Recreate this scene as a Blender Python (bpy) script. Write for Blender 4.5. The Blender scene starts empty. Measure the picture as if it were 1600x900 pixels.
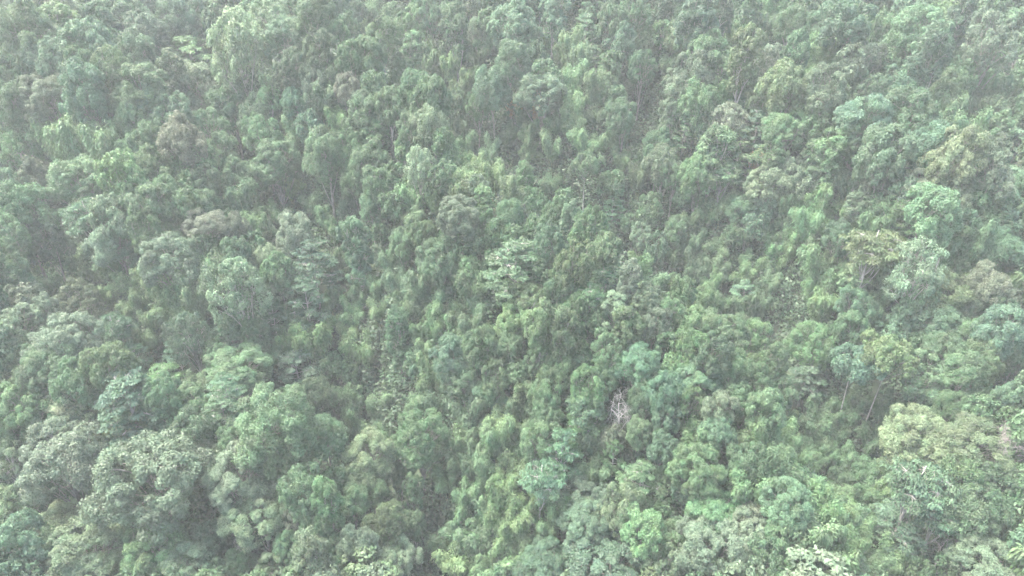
import bpy, math, random
import numpy as np
from mathutils import Vector

# ---------------------------------------------------------------- camera, sky, sun, exposure
scene = bpy.context.scene
COL = scene.collection
PITCH = math.radians(-30.0)
LENS = 24.0
cam_data = bpy.data.cameras.new('camera'); cam = bpy.data.objects.new('camera', cam_data)
COL.objects.link(cam); scene.camera = cam
cam_data.lens = LENS; cam_data.sensor_width = 36.0; cam_data.clip_start = 0.5; cam_data.clip_end = 3000
cam.location = (0, 0, 0); cam.rotation_euler = (math.pi / 2 + PITCH, 0, 0)

SUN_ELEV = math.radians(64); SUN_AZ = math.radians(-70)      # azimuth from +Y (away from camera) towards +X
world = bpy.data.worlds.new('World'); scene.world = world; world.use_nodes = True
wn = world.node_tree.nodes; wl = world.node_tree.links; wn.clear()
sky = wn.new('ShaderNodeTexSky'); sky.sky_type = 'NISHITA'; sky.sun_disc = False
sky.sun_elevation = SUN_ELEV; sky.sun_rotation = SUN_AZ
sky.air_density = 1.0; sky.dust_density = 6.0; sky.ozone_density = 0.6
bg = wn.new('ShaderNodeBackground'); bg.inputs['Strength'].default_value = 0.15
wo = wn.new('ShaderNodeOutputWorld')
wl.new(sky.outputs[0], bg.inputs[0]); wl.new(bg.outputs[0], wo.inputs[0])

sun_data = bpy.data.lights.new('sun', 'SUN'); sun_data.energy = 1.3; sun_data.angle = math.radians(22)
sun_data.color = (1.0, 0.98, 0.94)
sun = bpy.data.objects.new('sun', sun_data); COL.objects.link(sun)
sd = Vector((math.sin(SUN_AZ) * math.cos(SUN_ELEV), math.cos(SUN_AZ) * math.cos(SUN_ELEV), math.sin(SUN_ELEV)))
sun.rotation_euler = sd.to_track_quat('Z', 'Y').to_euler()

scene.view_settings.view_transform = 'Standard'; scene.view_settings.look = 'None'
scene.view_settings.exposure = 3.2; scene.view_settings.gamma = 1.0
scene.view_settings.use_curve_mapping = False
cy = scene.cycles
cy.max_bounces = 5; cy.diffuse_bounces = 3; cy.glossy_bounces = 1; cy.transmission_bounces = 2
cy.volume_bounces = 2; cy.transparent_max_bounces = 4
cy.use_denoising = True
try:
    cy.denoiser = 'OPENIMAGEDENOISE'; cy.denoising_input_passes = 'RGB_ALBEDO_NORMAL'; cy.denoising_prefilter = 'ACCURATE'
except Exception:
    pass
HAZE_DENSITY = 0.00031

rng = np.random.default_rng(7)
random.seed(7)
F_PX = 1600 / 36.0 * LENS                                     # focal length in photo pixels

def ray(u, v):
    x = (u - 800) / F_PX; y = -(v - 450) / F_PX
    c, s = math.cos(PITCH), math.sin(PITCH)
    d = np.array([x, c - s * y, s + c * y])                   # forward (0,c,s), up (0,-s,c)
    return d / np.linalg.norm(d)

def project(p):
    c, s = math.cos(PITCH), math.sin(PITCH)
    f = p[1] * c + p[2] * s; up = -p[1] * s + p[2] * c
    if f < 1: return None
    return 800 + F_PX * p[0] / f, 450 - F_PX * up / f, f

# ---------------------------------------------------------------- the hillside
SLOPE = 0.466
def base_z(y):
    y = np.asarray(y, float)
    z = -68 + SLOPE * (y - 128)
    far = np.maximum(y - 330, 0); near = np.maximum(20 - y, 0)
    return z - 0.34 * far + 0.25 * near
def plane_hit(u, v, lift):
    d = ray(u, v); t = (-68 + lift - SLOPE * 128) / (d[2] - SLOPE * d[1])
    return d[:2] * t
GULLIES = [
    ([(560, -60), (640, 60), (720, 180), (850, 260), (960, 315), (1090, 360), (1200, 440), (1235, 560), (1290, 660), (1370, 780), (1440, 960)], 16, 14),
    ([(250, -60), (300, 90), (400, 250), (520, 330), (540, 480), (590, 600), (655, 730), (680, 900), (700, 1000)], 15, 13),
    ([(-120, 230), (20, 260), (110, 400), (140, 520), (330, 560), (520, 560)], 12, 11),
    ([(1010, 100), (1000, 200), (985, 300)], 8, 9),
    ([(-100, 770), (60, 770), (210, 800), (400, 850)], 8, 9),
    ([(1560, 560), (1400, 620), (1290, 700)], 8, 9),
]
RIDGES = [
    ([(520, 120), (700, 330), (830, 420), (960, 540), (1130, 640), (1200, 760), (1260, 960)], 13, 22),
    ([(-60, 520), (200, 660), (450, 690), (590, 770), (640, 960)], 10, 20),
    ([(1300, 180), (1450, 360), (1500, 520), (1530, 700), (1600, 960)], 10, 22),
    ([(-60, 60), (150, 160), (330, 330)], 6, 24),
]
def prep(ls, lift):
    return [(np.array([plane_hit(u, v, lift) for u, v in pts]), a, w) for pts, a, w in ls]
GUL = prep(GULLIES, 6); RID = prep(RIDGES, 12)
def seg_dist(x, y, P):
    best = np.full(np.shape(x), 1e9)
    for a, b in zip(P[:-1], P[1:]):
        ab = b - a; L = ab @ ab
        t = np.clip(((x - a[0]) * ab[0] + (y - a[1]) * ab[1]) / L, 0, 1)
        best = np.minimum(best, np.hypot(x - a[0] - t * ab[0], y - a[1] - t * ab[1]))
    return best
def terrain(x, y):
    x = np.asarray(x, float); y = np.asarray(y, float)
    z = base_z(y)
    for P, a, w in GUL: z = z - a * np.exp(-(seg_dist(x, y, P) / w) ** 2)
    for P, a, w in RID: z = z + a * np.exp(-(seg_dist(x, y, P) / w) ** 2)
    z = z + 1.6 * np.sin(x * .061 + 1.3) * np.cos(y * .047) + .8 * np.sin(x * .17 + y * .11) + 4 * np.sin(x * .011 + .4)
    return z
def gully_dist(x, y):
    return np.min([seg_dist(x, y, P) for P, a, w in GUL], axis=0)

# terrain cache for the ray marches
def terrain1(x, y): return float(terrain(np.array([x]), np.array([y]))[0])
def place_on_ray(u, v, hc):
    """Point where the sight line through (u, v) is hc metres above the ground."""
    d = ray(u, v)
    ts = np.arange(50, 420, 1.0)
    h = d[2] * ts - hc - terrain(d[0] * ts, d[1] * ts)
    k = np.argmax(h < 0)
    if not h[k] < 0: return None
    t = ts[k] + (h[k] / (h[k - 1] - h[k]) if k else 0)
    return d[0] * t, d[1] * t, t

# ---------------------------------------------------------------- materials
def nodes_of(m):
    m.use_nodes = True; nt = m.node_tree; nt.nodes.clear(); return nt, nt.nodes, nt.links
def leaf_material(name, rough=0.55, trans=0.33, fixed=None):
    m = bpy.data.materials.new(name); nt, N, L = nodes_of(m)
    out = N.new('ShaderNodeOutputMaterial')
    if fixed is None:
        oi = N.new('ShaderNodeObjectInfo'); base = oi.outputs['Color']
    else:
        c = N.new('ShaderNodeVertexColor'); c.layer_name = 'hue'; base = c.outputs['Color']
    at = N.new('ShaderNodeAttribute'); at.attribute_name = 'tone'
    tc = N.new('ShaderNodeTexCoord'); nz = N.new('ShaderNodeTexNoise'); nz.inputs['Scale'].default_value = 0.45
    nz.inputs['Detail'].default_value = 3
    L.new(tc.outputs['Object'], nz.inputs['Vector'])
    # tone -> value multiplier
    mr = N.new('ShaderNodeMapRange'); mr.inputs['To Min'].default_value = 0.62; mr.inputs['To Max'].default_value = 1.5
    L.new(at.outputs['Fac'], mr.inputs['Value'])
    hsv = N.new('ShaderNodeHueSaturation'); L.new(base, hsv.inputs['Color']); L.new(mr.outputs[0], hsv.inputs['Value'])
    mh = N.new('ShaderNodeMapRange'); mh.inputs['From Min'].default_value = .3; mh.inputs['From Max'].default_value = .7
    mh.inputs['To Min'].default_value = 0.475; mh.inputs['To Max'].default_value = 0.525
    L.new(nz.outputs['Fac'], mh.inputs['Value']); L.new(mh.outputs[0], hsv.inputs['Hue'])
    p = N.new('ShaderNodeBsdfPrincipled'); p.inputs['Roughness'].default_value = rough
    p.inputs['Specular IOR Level'].default_value = 0.35
    L.new(hsv.outputs[0], p.inputs['Base Color'])
    tr = N.new('ShaderNodeBsdfTranslucent')
    hs2 = N.new('ShaderNodeHueSaturation'); hs2.inputs['Hue'].default_value = 0.48; hs2.inputs['Saturation'].default_value = 1.1
    hs2.inputs['Value'].default_value = 1.3; L.new(hsv.outputs[0], hs2.inputs['Color']); L.new(hs2.outputs[0], tr.inputs['Color'])
    mx = N.new('ShaderNodeMixShader'); mx.inputs[0].default_value = trans
    L.new(p.outputs[0], mx.inputs[1]); L.new(tr.outputs[0], mx.inputs[2]); L.new(mx.outputs[0], out.inputs[0])
    return m
def bark_material(name, c1, c2, scale=2.0):
    m = bpy.data.materials.new(name); nt, N, L = nodes_of(m)
    out = N.new('ShaderNodeOutputMaterial'); p = N.new('ShaderNodeBsdfPrincipled'); p.inputs['Roughness'].default_value = .85
    tc = N.new('ShaderNodeTexCoord'); nz = N.new('ShaderNodeTexNoise'); nz.inputs['Scale'].default_value = scale; nz.inputs['Detail'].default_value = 4
    cr = N.new('ShaderNodeValToRGB'); cr.color_ramp.elements[0].position = .35; cr.color_ramp.elements[1].position = .65
    cr.color_ramp.elements[0].color = (*c1, 1); cr.color_ramp.elements[1].color = (*c2, 1)
    L.new(tc.outputs['Object'], nz.inputs['Vector']); L.new(nz.outputs['Fac'], cr.inputs[0])
    L.new(cr.outputs[0], p.inputs['Base Color']); L.new(p.outputs[0], out.inputs[0])
    return m
M_LEAF = leaf_material('foliage')
M_WAX = leaf_material('glossy_foliage', rough=0.6, trans=0.28)
M_BAMBOO = leaf_material('bamboo_foliage', rough=0.6, trans=0.34)
M_WOODS = leaf_material('mixed_foliage', fixed=True)
M_BARK = bark_material('grey_bark', (.09, .085, .07), (.19, .185, .16))
M_PALE = bark_material('pale_bark', (.14, .14, .12), (.26, .255, .23))
M_WHITE = bark_material('bleached_bark', (.16, .16, .145), (.27, .27, .25))
M_MAUVE = bark_material('mauve_twigs', (.15, .125, .125), (.25, .215, .215))
M_GREY = bark_material('dead_grey_bark', (.15, .15, .135), (.25, .245, .225))
M_CULM = bark_material('bamboo_culm', (.12, .16, .06), (.25, .27, .13))
def soil_material():
    m = bpy.data.materials.new('forest_floor'); nt, N, L = nodes_of(m)
    out = N.new('ShaderNodeOutputMaterial'); p = N.new('ShaderNodeBsdfPrincipled'); p.inputs['Roughness'].default_value = .95
    tc = N.new('ShaderNodeTexCoord'); nz = N.new('ShaderNodeTexNoise'); nz.inputs['Scale'].default_value = .12; nz.inputs['Detail'].default_value = 8
    cr = N.new('ShaderNodeValToRGB'); e = cr.color_ramp.elements
    e[0].position = .38; e[0].color = (.022, .034, .016, 1); e[1].position = .62; e[1].color = (.022, .036, .018, 1)
    n = cr.color_ramp.elements.new(.5); n.color = (.028, .042, .02, 1)
    L.new(tc.outputs['Object'], nz.inputs['Vector']); L.new(nz.outputs['Fac'], cr.inputs[0])
    L.new(cr.outputs[0], p.inputs['Base Color']); L.new(p.outputs[0], out.inputs[0])
    return m

# ---------------------------------------------------------------- ground sheet
def axis(lo, hi, flo, fhi, fine, coarse):
    return np.unique(np.concatenate([np.arange(lo, flo, coarse), np.arange(flo, fhi, fine), np.arange(fhi, hi + 1, coarse)]))
def make_ground():
    xs = axis(-760, 760, -240, 240, 3.0, 26.0); ys = axis(-300, 1000, 30, 330, 3.0, 26.0)
    X, Y = np.meshgrid(xs, ys); Z = terrain(X, Y)
    v = np.stack([X, Y, Z], -1).reshape(-1, 3); nx = len(xs); ny = len(ys)
    i = (np.arange(ny - 1)[:, None] * nx + np.arange(nx - 1)[None]).ravel()
    f = np.stack([i, i + 1, i + nx + 1, i + nx], -1)
    me = bpy.data.meshes.new('ground'); me.from_pydata(v.tolist(), [], f.tolist()); me.shade_smooth() if hasattr(me, 'shade_smooth') else None
    me.materials.append(soil_material())
    o = bpy.data.objects.new('ground', me); COL.objects.link(o); o['kind'] = 'structure'
make_ground()

def make_haze():
    x, y, z0, z1 = 800, 1050, -250, 112
    v = [(-x, -340, z0), (x, -340, z0), (x, y, z0), (-x, y, z0), (-x, -340, z1), (x, -340, z1), (x, y, z1), (-x, y, z1)]
    f = [(0, 3, 2, 1), (4, 5, 6, 7), (0, 1, 5, 4), (1, 2, 6, 5), (2, 3, 7, 6), (3, 0, 4, 7)]
    me = bpy.data.meshes.new('haze'); me.from_pydata(v, [], f)
    m = bpy.data.materials.new('haze_air'); nt, N, L = nodes_of(m)
    out = N.new('ShaderNodeOutputMaterial'); pv = N.new('ShaderNodeVolumePrincipled')
    pv.inputs['Color'].default_value = (.88, .93, .91, 1); pv.inputs['Density'].default_value = HAZE_DENSITY
    pv.inputs['Anisotropy'].default_value = 0.0
    L.new(pv.outputs[0], out.inputs['Volume']); me.materials.append(m)
    o = bpy.data.objects.new('haze', me); COL.objects.link(o); o['kind'] = 'stuff'; o['label'] = 'thin pale haze hanging over the whole forest'
make_haze()
# crowns read off the photograph, tile by tile: form, colour, centre x, centre y, width, height (tile scale 2.963 px), optional landmark key
TILES = {
(0, 0): """D p 30 60 150 150;D g 120 130 180 200;L c 262 25 140 120;O y 290 110 140 120;D d 450 90 120 110;D g 560 50 160 120;D b 650 130 220 160;
D g 730 150 130 180;D d 860 70 150 130;T l 890 160 180 130;T y 880 260 190 130;D b 400 200 180 130;L c 1110 190 220 260 @creamtall;D g 1000 90 110 110;
L c 1250 60 180 130;D b 1330 160 200 160;D g 1460 60 180 130;D o 1470 220 150 130;D g 1560 150 100 130;D d 170 270 150 130;D b 270 270 150 130;D g 390 290 140 130;
L o 520 320 150 170;D g 640 240 150 130;D d 390 390 170 150;D o 640 390 200 150;O o 790 350 110 170;D b 680 470 150 130;D p 910 380 190 130;D g 1060 330 130 120;
D d 1150 390 130 110;D g 1340 310 150 170;O l 1240 430 90 120;D p 1450 360 140 130;D b 1370 450 120 120;D g 1540 330 110 130;D p 230 440 210 120;D g 50 330 170 130;
D g 70 460 160 200;X v 55 600 110 100 @purpleleft;B y 220 560 130 110;B y 330 540 110 90;B y 310 720 100 80;B y 360 630 150 110;B y 460 590 100 90;B l 590 590 60 60;
B y 470 650 140 100;B l 640 680 130 100;D g 610 520 120 110;D g 800 530 150 130;D r 850 640 180 170;D g 960 580 160 120;D g 1060 490 150 120;D g 1190 510 150 130;
D g 1210 610 160 130;D g 1010 690 140 130;B l 1370 600 120 100;B l 1500 450 150 100;B l 1560 540 110 100;D b 1430 570 110 100;D r 150 800 130 110 @pinkleft;
D g 360 820 210 160;D l 560 800 180 160;D g 700 760 160 120;D g 50 850 130 130;D g 950 830 130 100;D l 870 850 110 90;B y 1120 870 150 80;B y 1340 840 130 110;
D g 1270 730 200 150;D g 1500 700 190 200;D o 40 560 110 100;D g 90 680 140 110;D g 1080 790 140 110;D b 480 440 120 110;D g 1180 800 120 100;D o 560 430 110 100""",
(530, 0): """B l 170 30 150 60;B l 120 90 90 90;D d 60 40 100 80;D g 320 100 130 120;D d 420 60 120 120;D d 510 50 100 110;O g 540 120 120 150;L p 630 130 90 130;
D b 800 90 190 130;D d 830 170 170 100;T b 930 80 60 80;O b 990 60 120 130;D b 850 20 80 80;B l 990 160 110 90;T b 1140 140 120 110;T l 1190 210 100 70;
D g 1260 90 130 120;D g 1370 40 140 110;O d 1500 50 80 110;D d 1580 60 70 100;D l 1490 150 100 100;D o 1560 160 110 100;D b 1300 180 130 130;D d 1400 190 110 130;
D g 40 110 90 120;D g 190 160 150 110;D g 130 240 130 110;O g 350 220 110 110;B y 450 260 130 110;B y 520 300 100 90;B y 640 260 90 100;B y 600 350 100 90;
B y 560 410 90 80;D b 800 270 150 170 @greydome;B y 1030 260 90 100;B l 1090 330 150 80;B l 1180 370 110 80;B l 1080 430 60 60;D g 1250 290 100 100;D b 720 400 180 170 @darkpair;
D g 640 480 110 130;D g 950 330 130 90;D g 930 420 200 140;D g 1250 400 90 90;D g 1290 440 90 80;L a 905 460 70 90 @orangetop;L a 920 525 55 55;L a 810 490 65 65;
D d 1400 300 130 150;B g 1330 380 80 80;D g 290 320 110 130;D g 350 400 140 120;D g 430 440 140 120;D g 540 470 110 110;D g 50 260 130 110;D r 40 400 110 140;
D g 170 390 110 110;D g 120 500 160 120;D g 240 480 150 150;D g 330 590 130 110;D p 410 560 160 120;D o 390 660 110 90;O g 300 700 90 90;D g 70 680 130 130;
D g 150 740 170 140;L w 380 760 150 150 @palelimbs;B g 560 570 100 90;B g 600 640 110 110;B y 880 600 100 80;B y 970 600 100 100;B y 980 660 110 90;B g 790 610 100 70;
B l 880 690 80 60;B l 1010 560 60 80;B l 1090 560 60 100;D g 1310 530 130 120;B l 1130 640 120 80;B g 1280 640 80 60;F g 1150 740 190 150 @whitestem;B l 1310 730 80 70;
B l 1400 750 70 60;D b 1480 660 120 110;D g 1500 740 150 110;O p 1540 500 100 150;B y 640 760 110 90;B y 570 800 110 90;B y 720 800 110 80;D g 470 810 140 110;
O g 860 810 80 100;B g 980 840 100 90;D g 1270 840 130 90;B y 1390 800 110 80;D g 1550 790 120 130;D g 250 820 120 90;B l 360 860 60 60;B g 680 180 110 90;
B y 400 310 90 90;D g 240 60 90 90;D g 690 90 90 120;B g 1190 530 90 90;B g 850 520 80 80;D g 480 650 110 100;B g 700 680 90 90""",
(1060, 0): """O b 90 90 150 180 @talltop;O d 200 60 80 150;D d 320 50 110 110;B l 260 140 120 90;B l 340 120 90 80;B l 400 100 80 60;D g 380 190 70 80;
D g 520 100 120 150;D d 640 120 110 160;D b 790 90 180 120;B l 930 110 120 80;B l 950 180 90 90;B l 1180 30 160 80;D b 1060 60 110 90;D b 1120 140 220 140;
O b 1300 80 90 130;D d 1340 30 80 110;D g 1450 30 100 90;D g 1580 90 80 80;D p 1450 170 170 150;D g 1590 200 100 120;B l 1360 240 110 100;B l 1340 300 100 70;
O b 1170 240 120 180 @twinstem;L p 880 260 110 100;D g 960 260 100 90;L w 420 270 120 130 @whitish;O o 310 260 130 190;D g 150 220 160 120;D p 80 330 170 150;
B l 640 240 120 90;B l 700 290 100 90;O d 550 250 110 150;B g 820 340 100 80;B g 900 370 100 70;D b 1040 370 140 100;X v 1520 310 80 100 @purpleright;D g 1270 320 110 110;
D g 1250 390 120 110;T l 200 330 130 100;D g 280 350 100 110;D c 320 420 100 60;D o 490 380 180 160;D p 690 390 170 130;D o 750 440 110 110;D g 900 410 110 120;
D b 860 530 230 150 @broadbluish;D b 1070 510 230 170;D g 90 450 150 130;D g 200 430 110 130;T b 320 500 130 70;L w 230 540 160 100;T b 360 600 120 130;
D g 500 600 210 180 @olivetall;D l 690 600 90 100;O g 720 690 130 130;D g 830 620 130 120;D b 970 700 190 170;D b 1160 660 170 130;B g 1270 500 120 120;
B g 1400 480 110 100;B g 1540 530 120 120;T l 1400 630 100 90;D c 1300 700 190 180 @creamcrown;T b 1560 680 130 110;T g 30 600 90 140 @tieredcone;O g 170 690 160 160;
L a 370 730 70 70 @orangeright;T g 320 780 130 80;O g 640 720 100 110;D p 520 790 120 130;D p 400 840 190 120;D g 90 790 160 180;B l 790 820 110 100;O g 840 830 60 110;
O p 910 850 110 120;T c 1060 770 110 120;D p 1150 850 170 100;D p 1450 760 170 140;T b 1520 830 140 90;D r 1590 800 80 80;B l 1500 400 110 90;B l 1400 400 100 90;
B g 1160 470 90 80;D g 1480 580 110 90;D g 40 190 100 90;D g 600 440 110 100;B l 780 200 110 90;D g 590 530 90 90;B l 1480 100 110 70;B l 1240 90 90 80;D g 700 20 110 80;B g 980 30 100 70""",
(0, 300): """D g 90 80 190 200;D b 210 190 150 120;D g 240 250 110 100;T b 390 100 150 150 @tierleft;D p 520 110 180 160 @palecolumn;D p 530 230 200 160;D g 680 50 160 120;B y 740 190 120 80;
B y 800 100 110 90;B y 840 170 90 80;D p 960 150 200 110;D r 1080 160 120 110;B y 1000 230 210 80 @bamboobank;B y 880 270 110 120;D g 1180 230 110 80;D p 770 290 220 150 @greyleft;
B g 1050 330 90 60;B y 300 230 100 60;B y 340 300 150 70;B y 550 320 160 80;B y 450 350 110 80;D g 60 370 120 120;D p 130 460 100 90;B y 200 420 120 80;B y 700 370 110 70;
B y 600 400 130 70;B y 720 430 130 60;B y 520 470 130 80;D o 370 500 170 120;D r 60 500 130 90;D p 190 540 120 110;B y 790 510 160 110;B y 900 470 140 110;
T b 530 620 140 160 @bluetier;L p 1100 420 240 200 @greystem;B g 1090 30 160 120;B g 1190 90 70 60;B g 1240 170 90 90;D p 1350 180 170 150 @pinkish;L c 1230 300 120 100;
T b 1450 330 210 180 @talltier;T b 1420 490 170 160;B g 1500 100 90 70;B g 1560 170 60 80;B g 1440 40 110 80;B y 670 660 130 130;L b 870 640 170 180;T b 890 540 90 60;T b 1050 660 140 80;
D g 1170 640 120 150;B y 1450 660 190 130 @bamboodome;B y 1330 680 90 80;B g 1260 730 100 80;T b 820 740 110 100;T b 620 770 110 110;D o 500 800 180 150;D p 70 590 170 110;
D p 300 690 250 200 @bigpale;D g 250 800 220 150;L w 40 730 110 120;D g 1080 810 270 150 @darkbroad;T p 1370 800 170 120;D g 1530 790 120 90;T l 760 850 150 100;D g 1580 600 60 90;D g 950 50 120 110;
D g 860 40 120 100;D o 60 850 180 110;B y 600 530 90 70;B g 940 380 110 70;B g 1280 80 80 90;B y 130 330 110 70;B g 1330 350 70 110;B g 1530 480 70 120;B y 700 580 80 70;D g 1000 740 110 90;B g 1540 300 60 90;D g 120 720 160 110;D g 420 620 90 70""",
(530, 300): """D d 40 40 100 150;D g 150 60 120 120;D g 240 50 110 110;O b 80 220 140 170 @bluecolumn;O b 90 330 120 120;B y 350 110 90 70;B y 370 30 70 60;D g 390 190 120 160;D g 290 230 120 150;
D g 450 300 200 170 @centrebig;D p 560 100 200 140;O l 680 120 70 110;D g 800 90 130 140;D g 650 220 110 90;D g 980 100 90 90;D g 910 150 100 80;O g 1075 100 85 100 @eggtree;D g 870 210 70 70;
D b 980 220 160 130;D l 1110 190 110 80;T b 770 230 130 60;T b 890 275 180 80;T b 820 330 250 120 @bigleafcentre;T l 860 370 110 60;T b 1270 80 110 70;D o 1240 260 140 160;
D o 1090 320 180 150;D g 1340 140 80 80;D p 1400 190 140 120;D b 1480 240 110 100;D g 1560 170 110 130;B l 1400 280 100 70;B l 1560 290 60 100 @brightplume;D l 1410 330 90 90;
O p 1340 400 110 140;T l 1165 470 130 100 @brighttier;T b 1230 380 100 60;D p 1430 490 140 110;D g 1530 540 120 140;D o 880 470 160 100;D g 1030 440 150 140;D g 1200 580 100 110;
O o 930 610 150 200 @olivecone;O o 1030 650 150 190;D l 800 575 160 110 @brightcentre;F g 790 690 120 100;O g 1340 600 130 130;D g 1240 720 150 140;D b 1390 780 200 160 @bluepuff;
D g 930 760 130 100;D g 1010 800 170 130;D b 510 740 190 150 @greybluedome;O b 270 620 110 190 @bluespire;B y 190 520 110 70;B y 60 540 120 80;B y 40 620 100 80;
B y 110 710 170 120 @yellowbamboo;B g 360 480 70 70;B g 400 530 90 80;B l 480 500 120 90;B g 520 570 120 90;B g 440 600 120 100;B g 280 420 120 90;B l 540 640 80 50;B l 400 710 80 70;
B g 600 430 160 100;B g 670 380 90 80;B g 650 510 110 120;B g 620 610 130 110;D d 360 790 110 90;D l 30 820 100 110;D g 700 770 150 100;D g 570 850 200 90;D g 830 830 130 80;
D g 1520 690 110 100;D l 1540 800 110 110;B g 180 430 90 90;B g 560 370 90 70;B g 430 420 70 80;D g 720 300 90 70;D g 190 180 80 100;B g 100 440 110 80;D g 770 450 110 70;D g 1110 640 90 110;D g 1120 730 110 90;D g 950 350 110 90;D g 700 630 60 60;B g 1450 410 90 80;D o 1550 420 90 90;D g 500 220 100 90;D l 600 340 100 70;B g 210 290 80 90;D g 1450 60 110 90;D g 1250 180 110 80""",
(1060, 300): """B l 200 30 130 90;B l 60 130 90 60;B l 130 80 70 80;D b 300 70 140 90;B l 500 40 100 70;B l 580 50 70 80;L w 410 60 90 110;L p 320 170 80 110 @paletuft;D g 260 190 90 80;B l 450 200 90 90;
B l 540 190 80 60;B l 185 240 70 70;B g 70 230 100 110;B g 80 330 110 90;B g 210 350 80 80;B l 440 260 70 70;B l 440 320 80 70;B l 310 380 110 60;B l 430 400 90 70;B g 330 320 90 70;B l 660 140 80 70;
D b 760 200 150 110;B g 680 60 130 70;B l 800 110 90 60;D b 1170 70 190 150;T g 1010 60 110 110;D g 920 60 110 110;T o 920 250 220 120 @oliveflat;T l 980 180 100 50;T l 1140 190 110 130;
D l 1300 350 75 80 @brightball;B y 1400 310 90 80;L p 1110 340 200 170 @palecrown;D g 1400 50 120 100;D b 1500 60 120 100;D g 1470 125 120 80;D b 1330 130 100 120;D b 1510 240 140 100;D o 1260 440 180 110;D r 1430 420 160 130;
D r 1540 510 100 90;B l 630 440 130 110;B l 670 520 110 90;D g 810 410 110 80;D b 830 510 140 110;B l 920 540 100 80;D b 1060 550 110 90;D g 1140 500 110 100;D p 1340 510 110 130;
D b 1000 620 130 60;D b 1230 590 190 120;T b 300 460 120 80;B g 230 510 110 80;B g 370 510 100 90;D g 120 480 130 100;D g 30 450 110 100;D l 60 590 150 110;D g 200 640 220 170 @slopemass;
D l 340 660 140 130;D g 420 770 150 140;D l 60 710 150 130;D b 110 830 200 120;D g 250 800 150 120;D g 620 690 200 230 @darktall;D g 730 640 100 110;F o 975 730 200 170 @umbrella;F b 835 770 190 150 @umbrellaleft;D g 1250 720 200 170 @cauliflower;D g 1380 650 140 120;
D g 1410 760 140 120;D g 1330 820 170 130;D b 1500 640 170 150;D d 1570 750 110 150;D g 1150 820 190 130;D g 1110 700 110 90;T b 590 865 150 50;B g 720 320 90 80;B g 1350 250 90 90;B y 1520 310 110 80;B y 1570 400 80 110;B y 1220 340 70 60;B g 540 130 80 70;B g 880 430 80 70;B g 1240 250 90 110;B g 1180 230 80 90;B g 960 460 80 80;B g 780 320 80 80;B g 20 240 60 90;D g 720 400 90 80;B g 160 400 100 80;D g 480 130 70 80""",
(0, 600): """D g 100 80 180 130;D c 330 45 210 90;D o 560 200 170 110;D b 290 150 230 120;T b 600 80 260 110 @bluebroad;D g 880 80 150 90;D g 870 210 180 140;D l 800 120 110 90;T b 1030 110 150 110;
D g 1270 140 330 240 @greatdark;D g 1490 230 200 210;D p 300 330 330 280 @greatleft;D p 700 420 420 400 @greatpale;L p 40 330 130 260 @leftstems;D p 1110 400 250 190;D c 1190 600 250 260 @bareforks;
X w 1120 745 130 130 @forkwhite;D y 1250 440 60 70 @yellowtuft;D g 1410 470 180 150;D r 1390 590 130 160;O g 1510 540 120 180;O o 1440 790 150 160;D c 50 540 140 110;D b 80 720 190 240 @darkcorner;D c 290 640 230 140 @whitetips;
D c 400 750 280 180;D g 700 760 250 220 @bottomgreen;D p 850 830 240 170;D d 960 700 140 110;D g 1330 740 120 150;D l 20 860 80 80;D g 290 850 200 110;D d 1090 830 150 110;
D g 1280 850 180 120;D o 440 100 110 110;D b 730 220 150 100;D g 1090 240 140 110;D o 1380 390 130 70;D g 970 200 100 100;D g 1560 430 110 110;D g 1540 730 110 140;D o 490 480 120 130;D d 170 470 130 110;D g 570 560 140 110;D g 560 860 150 100;D d 1180 290 140 90;D g 60 200 130 110;D p 950 330 130 110;D g 1560 60 110 100;D g 1530 850 120 110""",
(530, 600): """D c 150 310 210 170 @creambig;D o 90 420 160 120;D o 280 420 110 120;O g 340 490 90 120;D g 60 530 130 120;D p 80 720 160 150 @palepuff;D o 220 640 170 160;D g 340 640 120 170;D p 250 800 220 160;
D p 130 860 160 90;D g 60 60 110 110;B g 90 210 100 80;B g 190 140 110 90;B g 210 60 90 80;B g 360 70 80 80;D g 370 230 250 230 @duskydome;B g 480 60 150 120;B g 600 100 150 120 @bamboowall;B g 700 40 140 90;
B y 740 170 140 70;D o 870 30 120 80;B l 560 360 90 60;B y 570 260 70 60;B g 500 430 90 110;B y 650 280 130 80;B g 620 370 100 120;B y 850 360 190 120;B y 770 440 110 90;
B y 760 530 170 180 @archbamboo;B g 690 540 60 90;B y 750 610 70 120;B g 665 600 40 80;B y 930 530 100 120;B y 870 570 60 150;F g 960 140 140 120 @roundstem;T g 1140 90 160 140 @brightleafy;
T y 1110 180 110 90;T b 1030 300 170 180 @bigleafmid;X w 1300 110 160 190 @barewhite;D o 1390 200 120 120;D r 1270 240 110 110;T g 1270 330 100 120;T g 1390 450 200 170 @bigleafright;D b 1510 150 130 130;
D b 1500 280 140 140;D g 1580 420 90 120;D p 1100 500 180 100;D p 1230 520 130 110;D b 1150 630 220 180 @scrubdome;D l 1400 660 190 170 @yellowdome;D b 960 810 230 140 @tipcrown;
D b 1240 830 340 180 @greatgrey;B y 960 650 170 80;B y 900 720 90 90;B g 600 680 200 110;B g 670 750 170 120 @lowbamboo;B g 510 720 120 90;B y 530 810 160 80;B y 600 850 120 70;B y 700 860 100 70;B y 810 810 70 60;
D o 1520 830 160 150;D b 1570 650 80 110;B g 1180 260 80 110;B y 1130 230 80 60;B g 800 270 90 70;B g 640 200 90 80;B g 840 200 90 80;B g 830 700 90 80;D g 1450 560 80 70;B g 200 240 90 60;D g 1500 420 80 90;B g 1190 400 100 110;D g 1500 570 90 80""",
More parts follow.
